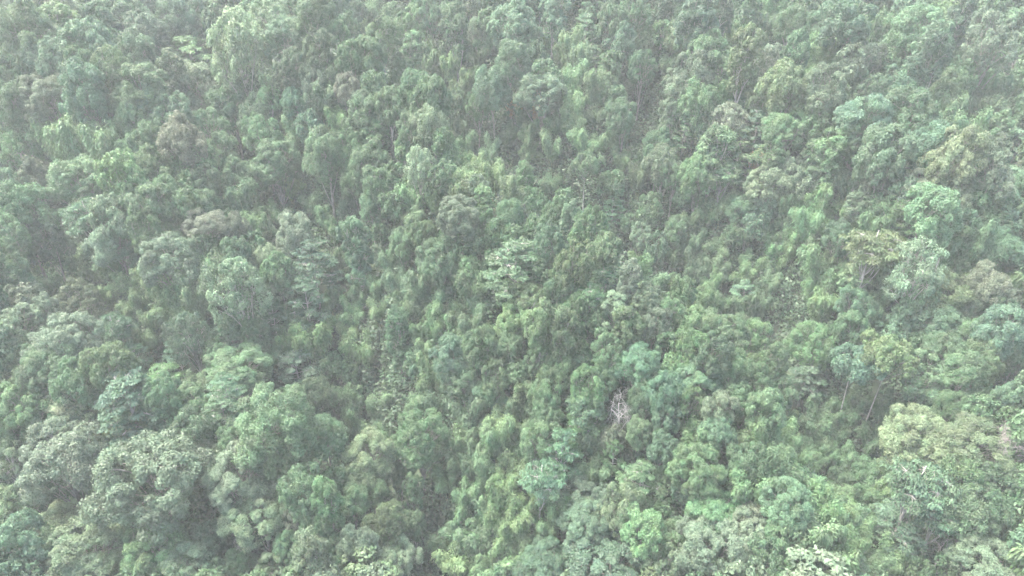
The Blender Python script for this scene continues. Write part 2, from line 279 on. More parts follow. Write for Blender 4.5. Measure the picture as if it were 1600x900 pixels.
(1060, 600): """D g 60 60 130 110;D p 180 110 150 120;D g 300 60 150 110;D g 470 30 150 110;T b 620 20 120 80 @flattier;B y 350 140 100 90;B y 470 160 150 110;B y 500 250 150 100;D b 190 200 140 130;
B l 130 240 80 50;B l 80 290 170 80;D g 90 380 230 190;D g 330 340 170 130;B y 440 280 100 70;B y 540 320 110 80;B g 610 370 120 80;B g 600 450 160 80;T b 170 480 100 50;B l 350 460 190 140 @brightbamboo;
D l 160 570 230 160 @goldgreen;D b 500 540 220 220 @bluemound;D p 160 740 270 220;D r 330 620 120 90;D g 380 790 170 140;D l 450 720 120 110;B y 720 550 110 80;B y 780 550 90 60;B y 680 640 110 90;B y 670 740 140 90;
B y 790 740 100 80;B y 830 690 120 60 @arcright;B y 980 790 140 70;B g 650 290 130 80;B g 740 340 70 90;B g 710 220 90 60;B g 800 140 60 80;B g 820 330 70 80;B g 870 400 100 100;B g 900 250 80 100;
B g 970 90 90 90;B g 860 620 110 70 @roundbamboo;D c 1090 220 250 230 @cream;D g 1280 90 120 110;D b 1130 30 130 80;D b 1180 80 100 90;D g 1390 120 110 90;D o 1370 270 290 180 @olivebig;D o 1340 430 170 150;
D g 1480 440 150 180;T d 1130 460 230 190 @darkstar;B y 1000 430 110 110;B y 980 510 80 80;B y 1270 510 60 120;T b 1000 630 160 80;T b 1060 730 130 130;X n 1190 770 160 170 @barelean;X v 1545 290 150 270 @purpleedge;
T g 820 830 90 70 @fern;D p 1440 820 230 160 @palecorner;D g 1400 650 140 90;B y 1480 680 110 80;B y 1540 600 90 80;D b 1585 770 80 110;D g 1330 720 110 80;D g 1530 140 110 90;D g 590 600 110 90;B g 560 700 90 80;B g 760 420 80 70;B g 740 480 80 70;B g 880 500 80 80;B g 900 850 110 80;D d 620 820 120 110;D g 500 850 130 100;D g 40 860 150 100;D g 260 860 140 90;D g 1130 860 110 80;D g 1280 830 110 100;D b 30 480 110 90;B g 830 60 90 80;B g 730 80 80 80;B g 650 130 80 80;B g 640 200 60 70""",
}
LAND = {
'creamtall': ('tall tree with a cream yellow flowering crown and pale trunk on the upper left slope', 'tall cream-yellow tree'),
'purpleleft': ('leafless mauve grey tree at the left edge above the yellow bamboo', 'mauve bare left-edge tree'),
'pinkleft': ('pinkish brown round tree beside the leafless mauve tree at the left edge', 'pinkish left-edge tree'),
'greydome': ('smooth grey green dome tree above the dark twin-lobed tree, top centre', 'smooth grey dome'),
'darkpair': ('dark blue green tree with stacked lobes just above left of the orange leaved sprays', 'dark stacked-lobe tree'),
'orangetop': ('small tree with bright orange leaves among the upper centre bamboo, biggest of three', 'orange-leaved tree'),
'palelimbs': ('open tree with pale forked limbs showing through its top, left of the central bamboo', 'pale forked tree'),
'whitestem': ('spreading tree on one slim pale stem between bamboo clumps, upper centre', 'slim pale-stemmed tree'),
'talltop': ('very tall bluish tree with long pale bare trunk at the top edge', 'tall top-edge tree'),
'twinstem': ('tall bluish tree standing on twin pale trunks on the upper right slope', 'twin-trunk tree'),
'whitish': ('whitish half bare tree with fine pale twigs, upper right of the tiered cone tree', 'whitish twiggy tree'),
'purpleright': ('leafless purple grey tree near the top of the right edge', 'purple bare tree'),
'broadbluish': ('broad bluish green tree, left one of the wide touching pair on the right slope', 'broad bluish pair'),
'olivetall': ('tall full green tree with lobed olive crown above the small orange leaved tree', 'full olive-green tree'),
'creamcrown': ('wide tree dusted with cream flowers on its top, far right slope', 'cream-dusted tree'),
'tieredcone': ('bright conical tree of flat leaf tiers like a small pagoda, upper right of centre', 'pagoda-tiered tree'),
'orangeright': ('little tree with rusty orange leaves below the tall full olive green tree', 'rusty orange tree'),
'tierleft': ('bluish tree with layered leaf pads near the left edge beside the pale column tree', 'left layered tree'),
'palecolumn': ('tall pale tree with a faintly pink top rising above yellow bamboo on the left', 'pale pink-topped tree'),
'bamboobank': ('long yellow green bamboo bank arching sideways, left of centre', 'long bamboo bank'),
'greyleft': ('wide grey green tree with pale tips in front of the long bamboo bank', 'pale-tipped grey tree'),
'bluetier': ('blue green tree with drooping leaf tiers standing over a dark hollow on the left', 'blue drooping tree'),
'greystem': ('thin grey crowned tree with a single straight pale stem left of the tall layered tree', 'grey straight-stemmed tree'),
'pinkish': ('round tree with dusky pink tips above the tall blue green layered tree', 'pink-tipped tree'),
'talltier': ('tall blue green tree of stacked leaf layers beside the dark central gully', 'tall layered tree'),
'bamboodome': ('dome of yellow green bamboo at the left lip of the dark hollow', 'bamboo dome'),
'bigpale': ('big pale green tree mass with silvery leaves at the left edge mid slope', 'big silvery tree'),
'darkbroad': ('broad rounded green tree with many small lobes below the grey straight-stemmed tree', 'broad lobed tree'),
'bluecolumn': ('blue green column shaped tree standing alone left of the large central tree', 'blue column tree'),
'centrebig': ('large many lobed green tree just left of the centre big-leaved crown', 'large central tree'),
'eggtree': ('small egg shaped dark green tree with smooth outline above the centre crowns', 'egg-shaped tree'),
'bigleafcentre': ('wide big-leaved blue green crown of flat layers at the centre of the slope', 'central big-leaved crown'),
'brightplume': ('single bright leaning bamboo plume right of the centre crowns', 'bright leaning plume'),
'brighttier': ('small bright green big-leaved tree on a slanting pale stem, centre right', 'bright slant-stemmed tree'),
'olivecone': ('olive green cone shaped tree, left one of the pointed pair at the centre', 'olive cone pair'),
'brightcentre': ('bright yellowish flat topped tree beside a dark gap at the centre', 'bright flat-topped tree'),
'bluepuff': ('pale blue green tree of round puffs below the pointed olive pair', 'blue puffed tree'),
'greybluedome': ('grey blue smooth dome tree on the left of the centre ridge', 'grey-blue dome'),
'bluespire': ('narrow bluish spire tree rising out of the bamboo left of centre', 'bluish spire'),
'yellowbamboo': ('yellowish nodding bamboo clump right above the black hollow left of centre', 'yellowish bamboo'),
'paletuft': ('pale tufted feathery tree among the right hand bamboo', 'pale tufted tree'),
'oliveflat': ('flat spreading tree with olive yellow layered sprays on the right slope', 'flat olive tree'),
'brightball': ('small bright lime ball shaped bush tree on the right slope', 'lime ball tree'),
'palecrown': ('see-through grey crown on pale branching trunk below the flat olive tree', 'see-through grey tree'),
'slopemass': ('dense mounded green tree on the ridge shoulder left of the narrow ravine', 'ridge shoulder tree'),
'darktall': ('large dark green egg shaped tree at the right lip of the narrow ravine', 'dark ravine-lip tree'),
'umbrella': ('rusty topped umbrella tree on a long pale trunk, right of its grey green twin', 'rusty-topped umbrella tree'),
'umbrellaleft': ('grey green umbrella tree on a long pale trunk, left of the rusty tinted one', 'grey-green umbrella tree'),
'cauliflower': ('big tree of tight blue green puffs like cauliflower right of the umbrella tree', 'cauliflower tree'),
'bluebroad': ('broad low bluish tree of leaf layers on the left foreground spur', 'broad low bluish tree'),
'greatdark': ('very large dark green tree with fan of thin branches on the left foreground spur', 'great fan-branched tree'),
'greatleft': ('very large open tree with ragged edge near the left edge above a dark gap', 'great ragged tree'),
'greatpale': ('largest crown of all, a wide grey green dome in the lower left', 'largest grey-green dome'),
'leftstems': ('half open tree with two leaning pale stems cut by the left edge', 'left leaning-stem tree'),
'bareforks': ('pale cream topped tree behind white bare forked branches, bottom left', 'pale cream tree'),
'forkwhite': ('small leafless white forked tree in front of the pale cream crown, bottom left', 'white forked branches'),
'yellowtuft': ('tiny vivid yellow green tree wedged between pale crowns, bottom left', 'yellow tuft'),
'darkcorner': ('dark bluish rounded tree in the bottom left corner', 'dark corner tree'),
'whitetips': ('low wide tree with whitish tips along the lower left dark gap', 'white-tipped tree'),
'bottomgreen': ('big fresh green tree at the bottom edge below the largest dome', 'big bottom-edge tree'),
'creambig': ('big cream green puffed tree at the left lip of the lower ravine', 'cream puffed tree'),
'palepuff': ('pale round puffy tree below the big cream puffed tree', 'pale puffy tree'),
'duskydome': ('big round tree with a dusky pink shoulder right of the cream puffed tree', 'dusky-shouldered dome'),
'bamboowall': ('tall curtain of hanging bamboo in the lower centre below the grey-blue dome', 'bamboo curtain'),
'archbamboo': ('bamboo bending over in two round arches at the lower centre', 'double-arched bamboo'),
'roundstem': ('round green tree on one slanting white stem left of the bright leafy crown', 'round slant-stemmed tree'),
'brightleafy': ('bright fresh big-leaved tree beside the bare white tree', 'fresh big-leaved tree'),
'bigleafmid': ('big-leaved blue green tree on two thin stems below the bright leafy crown', 'two-stemmed big-leaved tree'),
'barewhite': ('bare white branched dead tree standing out in the lower centre', 'bare white tree'),
'bigleafright': ('big-leaved bright tree on slim stem below the bare white tree', 'slim big-leaved tree'),
'scrubdome': ('dull blue green scrubby dome below the two-stemmed big-leaved tree', 'scrubby dome'),
'yellowdome': ('round tree with yellowish green top at the bottom right of centre', 'yellowish round tree'),
'tipcrown': ('tree with silvery leaf tips at the bottom edge left of the great grey dome', 'silver-tipped tree'),
'greatgrey': ('great smooth grey green dome cut by the bottom edge at centre', 'great bottom grey dome'),
'lowbamboo': ('low rounded bamboo mound at the bottom of the centre ravine', 'low bamboo mound'),
'flattier': ('flat blue green tiered tree at the mouth of the narrow ravine', 'flat ravine tree'),
'brightbamboo': ('bright spilling bamboo on the lower right ridge', 'bright spilling bamboo'),
'goldgreen': ('large gold green broad-leaved tree on the lower right ridge', 'gold-green tree'),
'bluemound': ('large blue green mounded tree right of the gold green tree', 'blue-green mound'),
'arcright': ('thin arching bamboo spray over the dark lower right hollow', 'arching bamboo spray'),
'roundbamboo': ('olive ball of bamboo in the lower right ravine', 'olive bamboo ball'),
'cream': ('bright cream green round tree with yellow leaves on top, lower right', 'bright cream round tree'),
'olivebig': ('large olive dome tree right of the bright cream round tree', 'large olive dome'),
'darkstar': ('dark grey blue big-leaved tree with star-like leaf clusters, lower right', 'dark star-leaved tree'),
'barelean': ('leafless grey tree with leaning trunk in the lower right dark hollow', 'leaning bare tree'),
'purpleedge': ('tall leafless purplish tree with hanging twigs at the right edge', 'purplish edge tree'),
'fern': ('small star shaped palm-like plant deep in the lower right ravine', 'star-shaped plant'),
'palecorner': ('pale silvery tree cut by the bottom edge in the right corner', 'pale corner tree'),
}
# ---------------------------------------------------------------- mesh tools
def unit(a): return a / np.maximum(np.linalg.norm(a, axis=-1, keepdims=True), 1e-9)
def rdir(r, n): return unit(r.normal(size=(n, 3)))

class Cards:
    """Leaf sprays gathered as small diamond faces."""
    def __init__(s): s.v = []; s.t = []
    def add(s, r, P, N, length, width, T=None, tone=None):
        n = len(P)
        if T is None: T = rdir(r, n)
        B = unit(np.cross(N, T)); T = unit(np.cross(B, N))
        l = (length * r.uniform(.7, 1.3, n))[:, None] * .5; w = (width * r.uniform(.7, 1.3, n))[:, None] * .5
        fold = N * w * .35
        q = np.stack([P - T * l, P + B * w + fold, P + T * l, P - B * w + fold], 1)
        s.v.append(q.astype(np.float32)); s.t.append(np.clip(tone if tone is not None else r.uniform(0, 1, n), 0, 1).astype(np.float32))
    def arrays(s): return np.concatenate(s.v), np.concatenate(s.t)

def quad_mesh(name, q, tone, mat, hue=None):
    n = len(q); me = bpy.data.meshes.new(name)
    me.vertices.add(n * 4); me.vertices.foreach_set('co', q.reshape(-1))
    me.loops.add(n * 4); me.loops.foreach_set('vertex_index', np.arange(n * 4, dtype=np.int32))
    me.polygons.add(n); me.polygons.foreach_set('loop_start', np.arange(0, n * 4, 4, dtype=np.int32))
    me.update(calc_edges=True)
    a = me.attributes.new('tone', 'FLOAT', 'FACE'); a.data.foreach_set('value', tone)
    if hue is not None:
        a = me.color_attributes.new('hue', 'FLOAT_COLOR', 'CORNER')
        a.data.foreach_set('color', np.repeat(np.concatenate([hue, np.ones((n, 1), np.float32)], 1).astype(np.float32), 4, axis=0).ravel())
    me.materials.append(mat)
    return me

class Tubes:
    def __init__(s): s.v = []; s.f = []; s.n = 0
    def add(s, pts, radii, sides=6):
        pts = np.asarray(pts, float); k = len(pts)
        tan = np.gradient(pts, axis=0); tan = unit(tan)
        ref = np.array([.31, .95, .05]); a = unit(np.cross(tan, ref)); b = np.cross(tan, a)
        ang = np.arange(sides) / sides * 2 * math.pi
        ring = pts[:, None] + np.asarray(radii)[:, None, None] * (np.cos(ang)[None, :, None] * a[:, None] + np.sin(ang)[None, :, None] * b[:, None])
        s.v.append(ring.reshape(-1, 3))
        for i in range(k - 1):
            for j in range(sides):
                p = s.n + i * sides; j2 = (j + 1) % sides
                s.f.append((p + j, p + j2, p + sides + j2, p + sides + j))
        s.f.append(tuple(s.n + (k - 1) * sides + j for j in range(sides)))
        s.n += k * sides
    def mesh(s, name, mat):
        me = bpy.data.meshes.new(name); me.from_pydata(np.concatenate(s.v).tolist(), [], s.f)
        for p in me.polygons: p.use_smooth = True
        me.materials.append(mat); return me
def curve(p0, p1, r, wob=.08, bow=0.0, k=6):
    t = np.linspace(0, 1, k)[:, None]; p0 = np.asarray(p0, float); p1 = np.asarray(p1, float)
    L = np.linalg.norm(p1 - p0); off = r.normal(size=3) * wob * L
    p = p0 + (p1 - p0) * t + off * np.sin(t * math.pi) * (1 - t * .3); p[:, 2] += (bow * L * np.sin(t * math.pi))[:, 0]
    return p

def puff(C, r, c, rad, out, n, leaf, asp, flat=.8, tone=.5, up=.5):
    """One clump of leaves: sprays over the side of a small lump that faces out and up."""
    d = rdir(r, int(n * 1.6)); k = (d @ out > -.35) & (d[:, 2] > -.75); d = d[k][:n]
    rr = rad * r.uniform(.62, 1.08, len(d))[:, None]
    P = c + d * rr * np.array([1, 1, flat])
    N = unit(d * .75 + np.array([0, 0, up]) + r.normal(size=d.shape) * .42)
    C.add(r, P, N, leaf, leaf * asp, tone=tone + r.normal(size=len(d)) * .17)

def crown_lobes(r, R, H, n, zc, squash=0.0, low=-.35, spread=.62):
    """Lobe centres spread over an uneven ellipsoid."""
    out = []
    g = math.pi * (3 - 5 ** .5); ph = r.uniform(0, 6.28)
    for i in range(n):
        z = 1 - (1 - low) * (i + .4) / n; s = math.sqrt(max(0, 1 - z * z))
        a = ph + g * i + r.normal() * .25
        d = np.array([s * math.cos(a), s * math.sin(a), z])
        k = spread * r.uniform(.68, 1.3)
        out.append((np.array([0, 0, zc]) + d * k * np.array([R, R, H]), d))
    return out

# every form: half width R and crown half height H in metres, crown centre height zc
def form_dome(seed, R=5.5, H=4.6, zc=10.5, nl=13, npuff=15, ncard=95, leaf=.40, asp=.55, gap=0.0, bark=None, limbs=True, thick=1.0, fork=3, lobe=.42, low=-.62, twig=0):
    r = np.random.default_rng(seed); C = Cards(); T = Tubes()
    bend = r.normal(size=2) * .5
    top = np.array([bend[0], bend[1], zc - H * .25])
    tr = curve((0, 0, -2), top, r, .03, k=8); T.add(tr, np.linspace(.34, .16, 8) * (R / 5.5) ** .5 * thick, 7)
    for c, d in crown_lobes(r, R, H, nl, zc, low=low):
        lr = R * lobe * r.uniform(.62, 1.3)
        lt = .5 + r.normal() * .13
        if limbs:
            s = tr[r.integers(fork, 8)]
            cv = curve(s, c + d * lr * .3, r, .07, .08, 6); T.add(cv, np.linspace(.13, .03, 6) * thick, 5)
            for _ in range(3 + twig):
                e = c + rdir(r, 1)[0] * lr * .9; T.add(curve(cv[3 + _ % 3], e, r, .08, .05, 4), np.linspace(.05, .015, 4) * thick, 4)
        for k in range(npuff):
            if r.random() < gap: continue
            e = rdir(r, 1)[0]; e = unit(e + d * .75 + np.array([0, 0, .35]))
            pc = c + e * lr * r.uniform(.62, .98) * np.array([1, 1, .85])
            puff(C, r, pc, lr * r.uniform(.28, .46), unit(e + d * .5), ncard, leaf, asp, tone=lt + r.normal() * .15)
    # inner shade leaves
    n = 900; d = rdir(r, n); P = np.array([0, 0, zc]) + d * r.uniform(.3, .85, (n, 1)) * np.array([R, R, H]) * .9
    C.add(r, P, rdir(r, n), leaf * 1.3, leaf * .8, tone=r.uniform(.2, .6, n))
    return C, T, dict(R=R, H=H, zc=zc)

def form_tiers(seed, R=4.6, H=4.5, zc=9.5, n=16, leaf=.72, flat_top=False, pads=10):
    r = np.random.default_rng(seed); C = Cards(); T = Tubes()
    tr = curve((0, 0, -2), (r.normal() * .5, r.normal() * .5, zc + H * .75), r, .02, k=9); T.add(tr, np.linspace(.26, .07, 9), 7)
    ph = r.uniform(0, 6.3)
    for i in range(n):
        f = (i + .5) / n
        z = zc + H * (.95 - 1.8 * f) if not flat_top else zc + H * (.7 - .9 * f) + r.normal() * .3
        rad = R * (math.sin(min(1, f * 1.5 + .12) * math.pi * .5) if not flat_top else r.uniform(.15, 1) ** .5) * r.uniform(.7, 1.05)
        a = ph + i * 2.4 + r.normal() * .2
        c = np.array([math.cos(a) * rad * .72, math.sin(a) * rad * .72, z])
        s = tr[min(8, max(4, int(4 + 4 * (1 - f))))]
        T.add(curve(s, c, r, .06, -.05, 6), np.linspace(.09, .03, 6), 5)
        lt = .5 + r.normal() * .13
        for k in range(pads):                      # each pad is a ring of rosettes
            b = r.uniform(0, 6.3); q = r.uniform(0, 1) ** .5 * R * .36
            pc = c + np.array([math.cos(b) * q, math.sin(b) * q, -q * .22 + r.normal() * .18])
            T.add(curve(c, pc, r, .05, 0, 3), (.035, .025, .015), 4)
            m = 50; th = r.uniform(0, 6.3, m); el = r.uniform(.05, 1, m)
            o = np.stack([np.cos(th), np.sin(th), np.zeros(m)], 1)
            rr = (R * .15 * r.uniform(.3, 1.1, m))[:, None]
            P = pc + o * rr + np.array([0, 0, 1]) * (.25 - .55 * rr * el[:, None])
            N = unit(np.array([0, 0, 1.0]) + o * .8 + r.normal(size=(m, 3)) * .4)
            C.add(r, P, N, leaf * .50, leaf * .27, T=o - np.array([0, 0, .35]), tone=lt + r.normal(size=m) * .15 + .05)
    return C, T, dict(R=R, H=H, zc=zc)

def form_bamboo(seed, R=4.2, H=5.0, n=9, lean=1.0, dense=1.0, wide=1.0):
    """Culms rise from one root, lean out, arch over and nod; leaf sprays make a hanging plume along each."""
    r = np.random.default_rng(seed); C = Cards(); T = Tubes()
    top = 13.0
    for i in range(n):
        a = i / n * 6.283 + r.normal() * .3
        L = lean * (r.uniform(.55, 1.15) if i % 3 else r.uniform(.1, .4))
        h = top * r.uniform(.74, 1.0) * (1 - .08 * L)
        b = np.array([math.cos(a) * .8 * r.random(), math.sin(a) * .8 * r.random(), -.8])
        k = 25; s = np.linspace(0, 1, k)
        # heading turns from upright to hanging: a true arch
        th = (s ** 1.9) * (1.5 + 1.25 * L) * .8 + .06
        ds = h * 1.18 / k
        x = np.cumsum(np.sin(th)) * ds * (.45 + .5 * L); z = np.cumsum(np.cos(th)) * ds
        side = r.normal() * .5 * s ** 2
        p = b + np.stack([math.cos(a) * x - math.sin(a) * side, math.sin(a) * x + math.cos(a) * side, z], 1)
        T.add(p[::2], np.linspace(.055, .012, len(p[::2])), 5)
        lt = .52 + r.normal() * .12
        m = int(84 * dense); u = np.linspace(.34, 1.0, m)
        idx = u * (k - 1); lo = np.minimum(idx.astype(int), k - 2); fr = (idx - lo)[:, None]
        q = p[lo] * (1 - fr) + p[lo + 1] * fr; tan = unit(p[lo + 1] - p[lo])
        for c, t, uu in zip(q, tan, u):
            w = wide * 1.12 * min(1, (uu - .28) * 4) * (1 if uu < .72 else 1 - .72 * ((uu - .72) / .28) ** 1.4) * (1 + .3 * math.sin(uu * 23 + i * 2) + r.normal() * .12)
            nn = 20; e = rdir(r, nn); e[:, 2] *= .75; e = unit(e + rdir(r, 1) * .9); sp = lt + r.normal() * .17
            P = c + e * w * r.uniform(.35, 1.2, (nn, 1)); P[:, 2] -= .28 * w * np.linalg.norm(e[:, :2], axis=1) + .1
            N = unit(e * .9 + np.array([0, 0, .55]) + r.normal(size=(nn, 3)) * .32)
            C.add(r, P, N, .60, .25, T=e * .5 + t * .5 + np.array([0, 0, -.9]) + r.normal(size=(nn, 3)) * .3, tone=sp + r.normal(size=nn) * .12)
    return C, T, dict(R=R * 1.05, H=H, zc=5.9)

def form_bare(seed, R=4.2, H=5.0, zc=9.0, depth=6, lean=0.0, droop=0.0):
    r = np.random.default_rng(seed); T = Tubes()
    def grow(p, d, L, rad, lev):
        k = 5; pts = [p]; q = p.copy(); dd = d.copy()
        for _ in range(k - 1):
            dd = unit(dd + r.normal(size=3) * .13 + np.array([0, 0, .05 - droop * (lev > 2)])); q = q + dd * L / (k - 1); pts.append(q.copy())
        T.add(pts, np.linspace(rad, rad * .62, k), 6 if lev < 2 else 4)
        if lev >= depth: return
        for j in range(3 if lev < 3 else 4):
            nd = unit(dd * .85 + rdir(r, 1)[0] * 1.15 + np.array([0, 0, .05]))
            grow(pts[-1] if j < 2 else pts[2 + j % 2], nd, L * r.uniform(.58, .8), rad * .5, lev + 1)
    tr = curve((0, 0, -2), (lean * 2.5, 0, 5.6), r, .03, k=7); T.add(tr, np.linspace(.24, .15, 7), 7)
    for j in range(4):
        a = j * 1.6 + r.uniform(0, 1)
        grow(tr[-1] if j < 3 else tr[4], unit(np.array([math.cos(a) * .8 + lean * .4, math.sin(a) * .8, .9])), 2.4, .13, 1)
    return None, T, dict(R=R, H=H, zc=zc)

def form_palm(seed):
    r = np.random.default_rng(seed); C = Cards(); T = Tubes()
    T.add(curve((0, 0, -1.5), (0.1, 0, 3.4), r, .02, k=6), np.linspace(.16, .11, 6), 7)
    for i in range(15):
        a = i * 2.4; el = r.uniform(.15, 1.0); s = np.linspace(0, 1, 14)
        L = 2.8
        p = np.stack([np.cos(a) * L * s * math.cos(el * .6), np.sin(a) * L * s * math.cos(el * .6), 3.4 + L * (s * math.sin(el) - .75 * s ** 2)], 1)
        T.add(p, np.linspace(.035, .01, 14), 4)
        sd_ = np.array([-math.sin(a), math.cos(a), 0])
        for g in (-1, 1):
            P = p[1:] + g * sd_ * .26 - np.array([0, 0, .06]); N = np.tile([0, 0, 1.], (13, 1)) + r.normal(size=(13, 3)) * .15
            C.add(r, P, unit(N), .75, .22, T=np.tile(g * sd_ + np.array([0, 0, -.3]), (13, 1)))
    return C, T, dict(R=2.8, H=1.4, zc=4.0)

# ---------------------------------------------------------------- forms grown once, shared by their copies
FORMS = {}
def grow_form(key, built, leafmat, barkmat, crown_name='crown', stem_name='trunk'):
    C, T, info = built
    cm = None
    if C is not None:
        q, t = C.arrays(); cm = quad_mesh(crown_name, q, t, leafmat); info['cards'] = (q, t)
    P = q.mean(1) if C is not None else np.concatenate(T.v)[60:]
    if C is None: P = P[P[:, 2] > 5]
    info['R'] = float(np.percentile(np.hypot(P[:, 0], P[:, 1]), 95)); z0, z1 = np.percentile(P[:, 2], [6 if key != 'B' else 25, 99])
    info['H'] = float(z1 - z0) / 2; info['zc'] = float(z1 + z0) / 2; print(key, {k: round(v, 1) for k, v in info.items() if k in ('R', 'H', 'zc')}, 0 if C is None else len(q))
    info.update(crown=cm, stem=T.mesh(stem_name, barkmat), crown_name=crown_name, stem_name=stem_name)
    FORMS.setdefault(key, []).append(info)
for s in range(7):
    grow_form('D', form_dome(100 + s, nl=(13, 10, 16, 12, 18, 11, 14)[s], lobe=(.42, .48, .34, .40, .31, .46, .38)[s], leaf=(.35, .40, .31, .37, .30, .43, .34)[s], ncard=115,
              H=(4.6, 4.2, 4.9, 4.4, 4.8, 4.0, 5.4)[s], npuff=(15, 17, 12, 16, 11, 18, 14)[s]), M_LEAF, M_BARK)
for s in range(4):   # fine tight puffs for the largest crowns
    grow_form('G', form_dome(150 + s, R=7.0, H=5.2, zc=12.0, nl=(24, 20, 28, 22)[s], lobe=(.30, .34, .27, .31)[s], leaf=(.31, .34, .29, .33)[s], npuff=15, ncard=135, gap=.06), M_LEAF, M_BARK)
for s in range(4):
    grow_form('O', form_dome(200 + s, R=3.3, H=5.6, zc=11.5, nl=14, npuff=13, ncard=85, leaf=.36, lobe=.48, low=-.8), M_LEAF, M_PALE)
for s in range(4):
    grow_form('L', form_dome(250 + s, R=4.6, H=4.8, zc=9.5, thick=.75, nl=16, npuff=14, ncard=62, leaf=.31, gap=.22, lobe=.40, twig=2, low=-.5), M_LEAF, M_PALE)
for s in range(2):
    grow_form('F', form_dome(300 + s, R=7.0, H=3.2, zc=15.0, thick=.55, fork=6, nl=24, npuff=13, ncard=85, leaf=.40, lobe=.26, low=.0), M_LEAF, M_PALE)
for s in range(4):
    grow_form('T', form_tiers(350 + s, flat_top=s == 3, R=(4.4, 4.8, 4.2, 5.5)[s], H=(4.8, 4.2, 5.4, 3.2)[s], n=(16, 15, 19, 18)[s]), M_WAX, M_PALE)
for s in range(7):
    grow_form('B', form_bamboo(400 + s, n=(5, 4, 6, 3, 5, 7, 4)[s], lean=(.8, 1.0, .6, .9, .4, .9, .7)[s], wide=(1.5, 1.6, 1.35, 1.8, 1.45, 1.3, 1.7)[s], dense=1.25), M_BAMBOO, M_CULM, 'foliage', 'culms')
grow_form('Xw', form_bare(456, droop=.12), None, M_WHITE); grow_form('Xv', form_bare(452, droop=.12), None, M_MAUVE)
grow_form('Xn', form_bare(453, lean=.7, depth=4), None, M_GREY)
grow_form('P', form_palm(460), M_WAX, M_BARK)

# leaf colours (linear)
HUES = dict(g=(.056, .108, .048), d=(.040, .082, .042), y=(.076, .136, .052), o=(.074, .110, .050), b=(.054, .110, .063), p=(.098, .130, .084),
            l=(.076, .146, .060), c=(.125, .160, .086), r=(.098, .108, .074), v=(.11, .10, .09), w=(.13, .16, .11), a=(.30, .15, .05), n=(.1, .1, .08))

_m = np.array((.062, .110, .058))
HUES = {k: tuple(_m * np.array(v).sum() / _m.sum() * .40 + np.array(v) * .60) for k, v in HUES.items()}
_lum = {k: sum(v) for k, v in HUES.items()}
HUES = {k: tuple(np.array(v) * (.232 * .35 + _lum[k] * .65) / _lum[k]) for k, v in HUES.items()}

# ---------------------------------------------------------------- reading the catalogue of crowns
S = 2.963
PLAN = []
for (ox, oy), text in TILES.items():
    for e in text.replace('\n', '').split(';'):
        p = e.split()
        f, c = p[0], p[1]; x, y, w, h = map(float, p[2:6])
        PLAN.append(dict(f=f, c=c, u=ox + x / S, v=oy + y / S, w=w / S, h=h / S, key=p[6][1:] if len(p) > 6 else None))
BIG = 190 / S
def solve(e, r):
    """Turn a crown seen at (u, v) with width w, height h into a tree standing on the slope."""
    f = e['f']
    fk = f
    if f == 'D' and e['w'] > BIG: fk = 'G'
    if f == 'X': fk = 'X' + e['c']
    if e['key'] == 'fern': fk = 'P'
    v = e.get('variant', r.integers(0, len(FORMS[fk]))); info = FORMS[fk][v]
    grow = 1.1
    dist = 150.0
    for _ in range(4):
        sx = e['w'] * grow * dist / F_PX / (2 * info['R'] * 1.02)
        el = math.radians(30 + (e['v'] - 450) / 20)
        Hh = e['h'] * 1.2 * dist / F_PX
        Wd = e['w'] * dist / F_PX
        Hv = math.sqrt(max(Hh ** 2 - (Wd * math.sin(el)) ** 2, (Hh * .45) ** 2)) / math.cos(el)
        sz = min(max(Hv / (2 * info['H']), .82 * sx, .62), (1.65 if fk != 'G' else 1.25) * sx)
        if f == 'B': sx = max(sx, .55); sz = max(sz, sx * .95, .75)
        hit = place_on_ray(e['u'], e['v'], info['zc'] * sz)
        if hit is None: return None
        x, y, dist = hit
    e.update(fk=fk, variant=v, x=x, y=y, dist=dist, sx=sx, sz=sz, rz=r.uniform(0, 6.283), info=info)
    return e
r0 = np.random.default_rng(11)
PLAN = [q for q in (solve(e, r0) for e in PLAN) if q]

# gaps between the catalogued crowns: fill with trees like their neighbours
CU = np.array([[e['u'], e['v'], e['w'], e['h']] for e in PLAN])
FILL = []
cand = [(u + r0.uniform(-9, 9), v + r0.uniform(-8, 8)) for v in np.arange(-30, 960, 19) for u in np.arange(-60, 1661, 21)]
r0.shuffle(cand)
EX = CU.copy()
